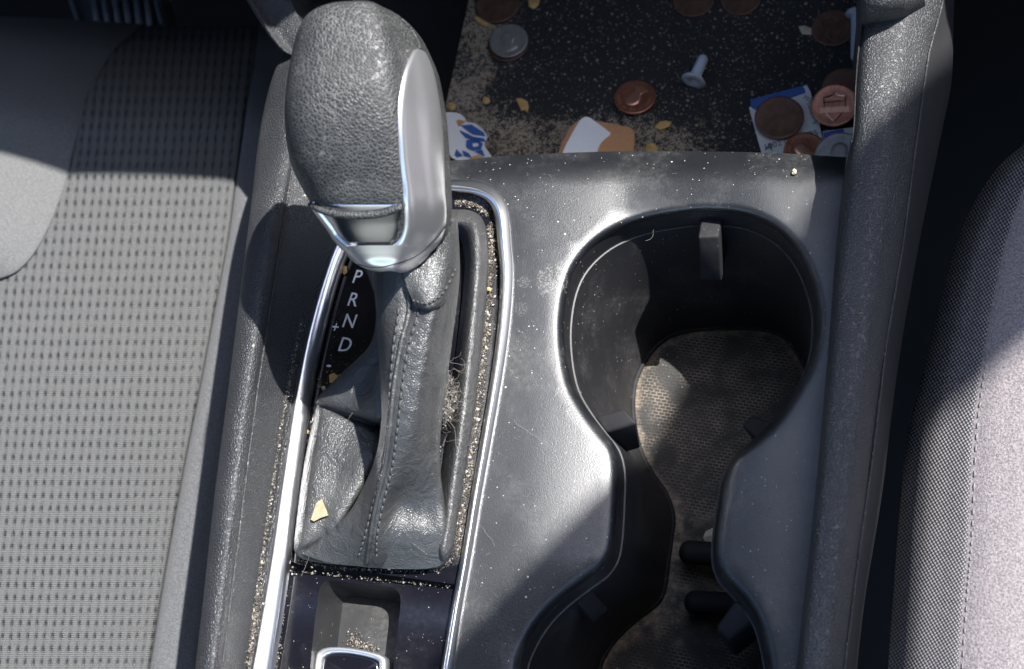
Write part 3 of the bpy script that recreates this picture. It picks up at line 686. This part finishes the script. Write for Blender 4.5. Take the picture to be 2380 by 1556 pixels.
# ------------------------------------------------------------------ seats
ds = thing('driver_seat', 'grey cloth driver seat with waffle pattern, left of the console', 'car seat')
SZ = -.080
seam = [(600,60),(590,150),(575,230),(562,330),(546,440),(530,560),(500,720),(470,880),(430,1080),(385,1330),(345,1556),(334,1640)]
VD = [60, 110, 150, 200, 270, 350, 440, 560, 720, 900, 1100, 1330, 1640]
zd = lambda v: SZ-.11*(1-sst(40, 330, v))**2.2
sm = lambda v: at_v(seam, v)
def dl(f, dzz): return [(f(v), v, zd(v)+dzz) for v in VD]
lines = [dl(lambda v: -140, -.002), dl(lambda v: 20, .002), dl(lambda v: 20+.45*(sm(v)-20), .004), dl(lambda v: 20+.8*(sm(v)-20), .003), dl(lambda v: sm(v)-12, .0005), dl(lambda v: sm(v), -.006)]
sheet('seat_panel', lines, 120, 60, M['waffle'], ds, uv=lambda q: ((q[0]+.11*(q[1]-800))/19.6, q[1]/29.6))
lines = [dl(lambda v: sm(v)-1, -.0061), dl(lambda v: sm(v)+4, .0000), dl(lambda v: sm(v)+25, .0015), dl(lambda v: sm(v)+70, .0), dl(lambda v: sm(v)+130, -.012), dl(lambda v: sm(v)+190, -.06), dl(lambda v: sm(v)+200, -.16)]
sheet('seat_side', lines, 100, 40, M['side'], ds)
bl = [(330,60),(262,120),(222,185),(185,280),(152,420),(112,530),(62,610),(0,646),(-140,668)]
lines = [[(u+3, v+2, zd(v)-.002) for u, v in bl], [(u, v, zd(v)+.0022) for u, v in bl], [(u-16, v-5, zd(v)+.0055) for u, v in bl], [(u*.5-90, v*.86-10, zd(v)+.018) for u, v in bl], [(-260, v*.55, zd(v)+.03) for u, v in bl]]
sheet('seat_bolster', lines, 80, 30, M['plainseat'], ds)

ps_ = thing('passenger_seat', 'dark woven cloth passenger seat edge, right of the console', 'car seat')
PL = [(2900,-220),(2440,250),(2380,332),(2310,400),(2240,520),(2190,680),(2150,850),(2110,1010),(2090,1200),(2075,1400),(2058,1640)]
PS = [(2960,-180),(2480,300),(2440,350),(2385,430),(2345,540),(2320,640),(2290,800),(2262,1000),(2250,1250),(2238,1400),(2222,1640)]
lines = [[(u+60, v, -.22) for u, v in PL], [(u+12, v, -.07) for u, v in PL], [(u, v, -.035) for u, v in PL], [(u+12, v, -.018) for u, v in PL]]
for t, z in ((.35, -.006), (.7, .0), (.95, .003)): lines.append([(a[0]+(b[0]-a[0])*t, a[1]+(b[1]-a[1])*t, z) for a, b in zip(PL, PS)])
lines.append([(u, v, .0022) for u, v in PS])
sheet('seat_side', lines, 110, 50, M['weave'], ps_, uv=lambda q: ((q[0]+.25*q[1])/5.0, (q[1]-.2*q[0])/5.4))
lines = [[(u-1, v, .0021) for u, v in PS], [(u+4, v, .0026) for u, v in PS], [(u+60, v, .0062) for u, v in PS], [(u+160, v, .009) for u, v in PS], [(u+330, v, .008) for u, v in PS], [(u+1500, v, .004) for u, v in PS]]
sheet('seat_panel', lines, 110, 40, M['melange'], ps_)
m = MB(); pp = [P(u+9, v, .0031) for u, v in cr(PS, 180)]
for a, b in zip(pp[::2], pp[1::2]): m.tube([a, a.lerp(b, .5)+V3((0, 0, .0002)), b], .00022, 5)
m.build('seam_stitching', M['sewgrey'], ps_)

# ------------------------------------------------------------------ brake pedal
bp = thing('brake_pedal', 'dark rubber brake pedal with raised ribs in the shaded footwell', 'pedal')
PZD = -.20
pad = cr([(150,-60),(180,60),(196,100),(230,104),(300,97),(372,88),(392,76),(384,40),(350,-60),(250,-70)], 60, True)
t_ = [P(u, v, PZD) for u, v in pad]; pc = sum(t_, V3())/len(t_)
MB().grid([[p+V3((0, 0, -.02)) for p in t_], t_, [pc+(p-pc)*.96+V3((0, 0, .003)) for p in t_], [pc+(p-pc)*.86+V3((0, 0, .003)) for p in t_], [pc+(p-pc)*.83 for p in t_], [pc+(p-pc)*.02 for p in t_]], True).build('pedal_pad', M['pedal'], bp)
m = MB()
for k in range(6): m.tube([P(205+k*25, -60, PZD+.002), P(218+k*25, 0, PZD+.002), P(231+k*24, 72, PZD+.002)], .0022, 8)
m.build('pedal_ribs', M['pedal'], bp)
MB().tube([P(260, -40, PZD-.01), P(280, -200, PZD+.02), P(300, -420, PZD+.1)], .009, 10).build('pedal_arm', M['dash'], bp)

# ------------------------------------------------------------------ coins
def coin_mesh(r, th):
    prof = [(0.001, th*.93), (.55, th*.935), (.86, th*.92), (.90, th*.985), (.96, th), (1., th*.85), (1., th*.15), (.96, 0)]
    return [[V3((r*a*math.cos(2*math.pi*k/64), r*a*math.sin(2*math.pi*k/64), h)) for k in range(64)] for a, h in prof]
def coin(u, v, dia, mat, label, z=TZ, rot=0., tilt=(0, 0), art=None, name='coin', group='coins lying in the tray'):
    p = P(u, v, z); m = MB(); m.grid(coin_mesh(dia/2, .0011), True)
    c = m.build(name, mat, None, face=None, sharp=50)
    c.location = p+V3((0, 0, .0002)); c.rotation_euler = (tilt[0], tilt[1], rot); tag(c, label, 'coin', group)
    r = dia/2; zt = .0011*.93
    if art == 'shield':
        m = MB(); q = lambda x, y: V3((x*r, y*r, zt))
        ol = [q(*a) for a in cr([(-.45,.42),(-.3,.40),(-.12,.46),(0,.60),(.12,.46),(.3,.40),(.45,.42)], 25)]+[q(*a) for a in cr([(.45,.42),(.46,.1),(.40,-.25),(.22,-.52),(0,-.74),(-.22,-.52),(-.40,-.25),(-.46,.1),(-.45,.42)], 40)]
        m.tube(ol, r*.042, 6); m.tube([q(-.46, .14), q(0, .17), q(.46, .14)], r*.036, 6)
        for x in (-.3, -.15, 0, .15, .3): m.tube([q(x, .12), q(x, -.1)], r*.020, 5)
        m.box(q(0, -.24), V3((.62*r, 0, 0)), V3((0, .13*r, 0)), V3((0, 0, r*.035)))
        put_text(m, 'ONE CENT', r*.24, q(0, -.24)+V3((0, 0, r*.045)), 0, r*.02)
        put_text(m, 'E PLURIBUS UNUM', r*.1, q(0, .29), 0, r*.01)
        s = 'UNITED STATES OF AMERICA'
        for i, chx in enumerate(s):
            if chx == ' ': continue
            a = math.radians(205-(230)*i/(len(s)-1)); put_text(m, chx, r*.17, V3((.77*r*math.cos(a), .77*r*math.sin(a), zt)), a-math.pi/2, r*.01)
        m.build('coin_relief', M['relief'] if mat is M['copper'] else mat, c, face=None, smooth=False)
    elif art == 'head':
        m = MB(); ol = cr([(-.34,-.62),(.0,-.68),(.36,-.58),(.26,-.42),(.12,-.30),(.16,-.20),(.26,-.16),(.27,-.06),(.36,.02),(.30,.12),(.32,.28),(.22,.46),(0,.56),(-.24,.46),(-.36,.2),(-.32,-.05),(-.2,-.22),(-.24,-.42)], 72, True)
        lv = lambda k, h: [V3((r*x*k, r*y*k, zt+h)) for x, y in ol]
        m.grid([lv(1, 0), lv(.95, .00016), lv(.75, .00030), lv(.4, .00036), lv(.02, .00038)], True)
        for s_, a0, a1 in (('IN GOD WE TRUST', 155, 25), ('LIBERTY', 205, 165)):
            for i, chx in enumerate(s_):
                if chx != ' ': a = math.radians(a0+(a1-a0)*i/(len(s_)-1)); put_text(m, chx, r*.19, V3((.76*r*math.cos(a), .76*r*math.sin(a), zt)), a-math.pi/2, r*.015)
        m.build('coin_relief', M['relief'] if mat is M['copper'] else mat, c, face=None, sharp=40)
    return c
coin(1183, 98, .0181, M['silver'], 'dull silver coin on top of the small stack near the tray left wall', TZ+.0018, .4, art='head')
coin(1181, 106, .0190, M['brown'], 'copper coin under the dull silver coin, only its rim showing')
coin(1158, 12, .0215, M['brown'], 'blackened coin cut by the top edge behind the silver coin', TZ+.001)
coin(1476, 229, .0187, M['copper'], 'shiny copper penny alone in the middle of the tray', TZ+.001, 2.6, (.10, .06), art='head')
coin(1612, 2, .0190, M['brown'], 'dark penny cut by the top edge, left of two', TZ)
coin(1722, 0, .0180, M['brown'], 'dark penny cut by the top edge, right of two', TZ)
coin(1936, 68, .0190, M['brown'], 'dark shield penny beside the upper white rivet by the right rail', TZ, .1, (0, -.03), art='shield')
coin(1962, 206, .0190, M['brown'], 'dark penny half hidden under the shiny shield penny', TZ, .0, (.05, 0))
coin(1940, 247, .0198, M['copper'], 'shiny copper shield penny leaning against the right rail', TZ+.006, .02, (.12, -.08), art='shield')
coin(1811, 276, .0212, M['brown'], 'large dull brown coin lying on the printed white card', TZ+.0032)
coin(1872, 356, .0190, M['copper'], 'copper coin half hidden behind the console edge', TZ+.003, 1., (.15, .1), art='head')
coin(1952, 364, .0212, M['silver'], 'silver coin in the tray right corner below the violet slip', TZ+.004, 0, (.1, -.1), art='head')

# ------------------------------------------------------------------ other litter in the tray
def rivet(u1, v1, u2, v2, label, r=.0026):
    a, b = P(u1, v1, TZ+.0045), P(u2, v2, TZ+.004); d = (b-a).normalized(); L = (b-a).length
    prof = [(0, .0), (0, r*1.0), (-.0001, r*2.0), (.0006, r*2.15), (.0013, r*1.9), (.0016, r*1.1), (.003, r), (L*.6, r*.95), (L-.001, r*.9), (L, r*.6), (L+.0003, 0.0001)]
    ax = d.orthogonal().normalized(); bx = d.cross(ax); rows = []
    for t, rr_ in [(.002, .0001), (.002, r*.55), (.0, r*.75)]+prof[2:]: rows.append([a+d*t+(ax*math.cos(k*math.pi/12)+bx*math.sin(k*math.pi/12))*rr_ for k in range(24)])
    o = MB().grid(rows, True).build('plastic_rivet', M['rivet'], None, face=None, loc=a); tag(o, label, 'plastic rivet', 'white plastic rivets in the tray'); return o
rivet(1611, 190, 1636, 132, 'white plastic rivet lying alone in the middle of the dark tray')
rivet(1990, 30, 1988, 140, 'white plastic rivet standing against the right rail beside a dark penny', .0022)
def flat(name, outline, z, mat, label=None, cat=None, parent=None, th=.0006, curl=0., group=None, loc=None):
    o = cr(outline, max(24, len(outline)*6), True) if len(outline) > 8 else outline
    n = len(o); c = (sum(p[0] for p in o)/n, sum(p[1] for p in o)/n)
    zz = lambda p: z+curl*(((p[0]-c[0])/60)**2)*.001
    t = [P(p[0], p[1], zz(p)) for p in o]; b = [p-V3((0, 0, th)) for p in t]; cc = P(c[0], c[1], z)
    m = MB(); m.add(t+b+[cc, cc-V3((0, 0, th))], [(i, (i+1) % n, 2*n) for i in range(n)]+[(n+(i+1) % n, n+i, 2*n+1) for i in range(n)]+[(i, n+i, n+(i+1) % n, (i+1) % n) for i in range(n)])
    ob = m.build(name, mat, parent, smooth=False, face=None, loc=loc)
    if label: tag(ob, label, cat, group)
    return ob
# adhesive bandage
bd = thing('adhesive_bandage', 'tan adhesive bandage with white gauze pad by the console edge', 'bandage')
flat('strip', [(1292,372),(1318,310),(1334,288),(1352,282),(1400,284),(1450,294),(1470,302),(1475,325),(1472,352),(1468,385),(1400,390),(1300,390)], TZ+.010, M['tan'], parent=bd, th=.0008)
flat('gauze_pad', [(1302,372),(1340,292),(1362,272),(1385,284),(1412,304),(1418,312),(1398,330),(1388,352),(1382,385),(1330,388)], TZ+.0114, M['gauze'], parent=bd, th=.0008)
# torn wrapper
tw = thing('torn_wrapper', 'torn blue and white wrapper scrap beside the gear knob', 'wrapper')
flat('wrapper_sheet', [(1030,270),(1058,262),(1078,272),(1085,284),(1106,288),(1126,306),(1132,320),(1126,338),(1142,366),(1120,372),(1060,372),(1036,340)], TZ+.012, M['paper'], parent=tw, curl=2)
for pts_ in ([(1070,292),(1096,290),(1124,308),(1128,318),(1100,312)], [(1062,300),(1080,308),(1100,318),(1124,322),(1130,330),(1108,328),(1082,320)], [(1084,326),(1108,324),(1122,334),(1118,348),(1098,350),(1084,342)], [(1040,338),(1062,348),(1075,362),(1062,366),(1044,352)], [(1104,352),(1122,348),(1140,366),(1124,364)], [(1074,350),(1090,356),(1096,366),(1078,362)], [(1034,282),(1048,268),(1054,270),(1040,288)]):
    flat('print_patch', pts_, TZ+.0128, M['blue'], parent=tw, th=.0003)
for pts_ in ([(1034,300),(1066,278),(1082,282),(1040,316)], [(1094,366),(1112,360),(1128,368),(1124,378),(1094,378)]):
    flat('print_patch', pts_, TZ+.0129, M['orange'], parent=tw, th=.0003)
flat('print_patch', [(1098,334),(1110,333),(1112,340),(1100,342)], TZ+.0134, M['paper'], parent=tw, th=.0003)
# printed card
pc_ = thing('printed_card', 'white printed card with a blue stripe under a brown coin', 'card')
CZ = TZ+.0022
flat('card_sheet', [(1741,250),(1875,198),(1884,215),(1905,290),(1925,400),(1782,400)], CZ, M['paper'], parent=pc_)
flat('blue_stripe', [(1746,250),(1744,232),(1864,200),(1870,206),(1872,216),(1756,256)], CZ+.0003, M['blue'], parent=pc_, th=.0002)
m = MB()
for s_, u, v, sz, ro in (('1002 000 1725', 1838, 326, .0040, .33), ('A', 1788, 343, .0050, -.1), ('10024', 1886, 256, .0034, -1.2), ('7030', 1880, 232, .003, -.5), ('5', 1893, 285, .003, -.9)):
    put_text(m, s_, sz, P(u, v, CZ+.0004), ro)
m.build('card_print', M['ink'], pc_, smooth=False)
vs_ = thing('paper_slip', 'white slip with a violet block in the tray right corner', 'paper slip')
flat('slip_sheet', [(1912,306),(1985,296),(1990,360),(1920,375)], CZ+.0012, M['paper'], parent=vs_)
flat('violet_block', [(1913,308),(1960,300),(1974,346),(1922,358)], CZ+.0016, M['violet'], parent=vs_, th=.0003)
# crumbs
def crumb(pts_, z, label, mat='crumb', th=.0012, group='crumbs scattered over the console'):
    n = len(pts_); c = (sum(p[0] for p in pts_)/n, sum(p[1] for p in pts_)/n); loc = P(c[0], c[1], z)
    t = [P(*p, z+random.uniform(.5, 1.3)*th) for p in pts_]; b = [P(*p, z) for p in pts_]
    m = MB(); m.add(t+b+[P(c[0], c[1], z+th*1.5)], [(i, (i+1) % n, 2*n) for i in range(n)]+[(i, n+i, n+(i+1) % n, (i+1) % n) for i in range(n)])
    o = m.build('crumb', M[mat], None, smooth=False, face=None, loc=loc); tag(o, label, 'crumb', group)
def blob(u, v, r, k=8, sx=1.): return [(u+r*sx*random.uniform(.7, 1.15)*math.cos(6.283*i/k), v+r*random.uniform(.7, 1.15)*math.sin(6.283*i/k)) for i in range(k)]
crumb([(1199,230),(1212,229),(1226,236),(1229,250),(1226,262),(1219,256),(1212,258)], TZ, 'pointed yellow crumb left of the shiny penny')
crumb([(1520,296),(1534,283),(1548,281),(1560,284),(1556,294),(1545,299),(1534,304),(1528,298)], TZ, 'jagged yellow crumb right of the bandage')
crumb(blob(1512, 348, 16), TZ, 'orange crumb against the console edge, right of the bandage')
crumb([(1856,62),(1870,60),(1886,66),(1886,82),(1864,80)], TZ, 'pale yellow flake left of the dark shield penny', 'pale')
crumb([(1228,0),(1256,-8),(1252,12),(1240,22),(1230,16)], TZ, 'tan flake cut by the top edge of the tray')
crumb(blob(1124, 46, 15, 9, 1.5), TZ, 'brown crumb left of the blackened coin')
crumb(blob(1130, 233, 9), TZ, 'small reddish crumb at the tray left side')
crumb(blob(1050, 247, 10), TZ+.004, 'tan crumb above the torn wrapper')
crumb([(794,617),(806,619),(807,633),(800,640),(794,633)], PZ, 'tan crumb between the chrome surround and the letter P')
crumb([(690,722),(700,718),(707,726),(704,738),(695,741),(690,734)], .0022, 'pale crumb outside the chrome surround', 'pale')
crumb([(765,872),(776,867),(786,874),(776,890),(766,890)], PZ, 'orange crumb on the gloss plate under the minus mark')
crumb([(786,872),(796,868),(800,878),(788,884)], PZ, 'small orange crumb right of the one under the minus mark')
crumb(blob(752, 903, 6), PZ, 'pale crumb by the fold of the boot', 'pale')
crumb(blob(1846, 400, 7), .0, 'white crumb at the right front corner of the deck', 'pale')
crumb(blob(1135, 672, 6), -.001, 'orange crumb in the dust right of the boot')
crumb(blob(712, 1003, 6), PZ, 'orange crumb on the inner edge of the left chrome bar')
crumb([(1634,1250),(1640,1236),(1655,1228),(1668,1232),(1672,1258),(1640,1262)], FZ+.004, 'porous pale crumb in the neck of the cup holder', 'pale', .003)
crumb(blob(905, 1322, 5), PZ+.0005, 'white crumb below the boot', 'pale')
# stuck tan residue on the boot
crumb_pts = [(735,1170),(748,1160),(758,1185),(763,1198),(745,1204),(730,1212),(722,1208)]
flat('food_residue', crumb_pts, .0102, M['residue'], 'dried tan residue stuck on the lower left of the boot', 'residue', th=.0003)
# round dark spot on the boot
flat('sticker_dot', [(882+16*math.cos(a*.39), 1295+16*math.sin(a*.39)) for a in range(16)], .0072, M['dark'], 'round dark spot on the boot front edge', 'dot', th=.0005)

# ------------------------------------------------------------------ grit, lint and hairs
gm = MB()
def strew(line, n, spread, z, r0=.00015, r1=.0005):
    c = cr(line, 200)
    for _ in range(int(n*1.7)):
        q = c[random.randrange(200)]
        j = spread*(.6 if random.random() < .7 else 1.6)
        gm.bit(P(q[0]+random.gauss(0, j), q[1]+random.gauss(0, j), z), (r0+(r1-r0)*random.random()**4)*(.7 if random.random() < .6 else 1.25))
strew([(700,745),(680,850),(655,985),(632,1130),(612,1280),(592,1420),(578,1560)], 1100, 5, .0048)
strew([(604,1350),(592,1430),(585,1470)], 220, 8, .003)
strew([(742,880),(722,1000),(705,1110),(690,1210),(668,1320),(655,1430),(640,1556)], 650, 5, PZ+.0002)
strew([(1140,520),(1142,600),(1135,720),(1122,850),(1105,1000),(1082,1150),(1060,1290)], 1500, 7, PZ+.0003, .00012, .0007)
strew([(1060,468),(1110,474),(1135,500)], 420, 6, PZ+.0003)
strew([(690,1302),(760,1316),(850,1324),(1000,1328),(1050,1300)], 260, 3, PZ+.0003)
strew([(665,1326),(850,1345),(1050,1365)], 90, 3, PZ+.0003)
strew([(790,850),(830,845),(850,870),(780,880)], 260, 22, PZ+.0002, .0001, .0003)
strew([(740,900),(760,860),(790,700)], 120, 12, PZ+.0002, .0001, .0003)
strew([(815,1480),(830,1500),(870,1505)], 160, 8, -.0185)
tag(gm.build('grit', M['grit'], None, smooth=False, face=None), 'sandy grit collected along the chrome surround and boot', 'grit', kind='stuff')
gm = MB()
for _ in range(15000):
    u = random.uniform(1050, 1980); v = random.uniform(-20, 375)
    wgt = .26+1.0*math.exp(-max(0, u-(1150-.42*(v-60)))/60.)+.6*sst(220, 360, v)*(1-sst(1500, 1750, u))
    if not (1300 < u < 1470 and v > 285) and u > 1105-.25*v and random.random() < wgt: gm.bit(P(u, v, TZ+.0003), (.00010+.0006*random.random()**4))
tag(gm.build('tray_grit', M['grit'], None, smooth=False, face=None), 'sandy crumbs and grit spread over the tray bottom', 'grit', kind='stuff')
gm = MB()
for _ in range(380):
    u = random.uniform(1060, 1960); v = random.uniform(380, 1556)
    if not inside((u, v), HOLE) and inside((u, v), deck_outer) and edge_dist((u, v), HOLE) > 26 and u < at_v(RAILB, v)-8: gm.bit(P(u, v, deck_z(u, v)+.0001), .00006+.00024*random.random()**4)
for _ in range(150):
    u = random.uniform(640, 1050); v = random.uniform(1335, 1556)
    if not inside((u, v), REC): gm.bit(P(u, v, PZ-.0006), .00006+.0002*random.random()**4)
tag(gm.build('dust', M['grit'], None, smooth=False, face=None), 'white dust specks over the console top', 'dust', kind='stuff')
hm = MB()
def hair(u, v, z, L, a, r=.00004, bend=1.5):
    p = P(u, v, z); pts_ = [p]; 
    for i in range(12):
        a += random.uniform(-.5, .5)*bend*.4+bend*.06; p = p+V3((math.cos(a)*L/12, math.sin(a)*L/12, random.uniform(-.2, .25)*L/12)); pts_.append(p.copy())
    hm.tube(pts_, r, 4)
for _ in range(130):
    hair(random.gauss(1040, 13), random.gauss(925, 32), random.uniform(.004, .016), random.uniform(.004, .013), random.uniform(0, 6.28), .00003, 3.5)
for _ in range(60): hm.bit(P(random.gauss(1042, 10), random.gauss(935, 26), random.uniform(-.002, .012)), random.uniform(.0002, .0007))
tag(hm.build('lint_clump', M['hair'], None, smooth=False, face=None), 'tangled lint caught between the boot and its right fold', 'lint')
hm = MB()
for _ in range(260):
    u = random.uniform(640, 1960); v = random.uniform(380, 1556)
    if inside((u, v), deck_outer) and not inside((u, v), HOLE) and edge_dist((u, v), HOLE) > 30 and u < at_v(RAILB, v)-8: hair(u, v, deck_z(u, v)+.0002, random.uniform(.0008, .0028), random.uniform(0, 6.28), .000028, 3.)
    elif 650 < u < 1040 and v > 1340 and not inside((u, v), REC): hair(u, v, PZ-.0005, random.uniform(.0008, .0025), random.uniform(0, 6.28), .000028, 3.)
for u, v, z, L, a in ((1040,830,.03,.010,-1.0),(700,1340,.003,.018,1.2),(1195,975,.001,.012,-.9),(1500,560,-.004,.006,.3),(780,1000,.012,.02,.6),(1060,1040,.013,.02,1.8),(1150,1270,.001,.014,2),(1780,1180,.001,.004,.2),(1160,790,.001,.008,-1),(960,1180,.012,.012,1.1),(1520,1360,FZ+.004,.02,.4),(1560,1400,FZ+.004,.02,2.4),(1600,1110,FZ+.004,.01,.4),(1300,500,.001,.012,-1.1),(640,1200,.006,.016,-.3)):
    hair(u, v, z, L, a)
tag(hm.build('loose_hairs', M['hair'], None, smooth=False, face=None), 'fine pale hairs scattered over the console', 'hairs', kind='stuff')
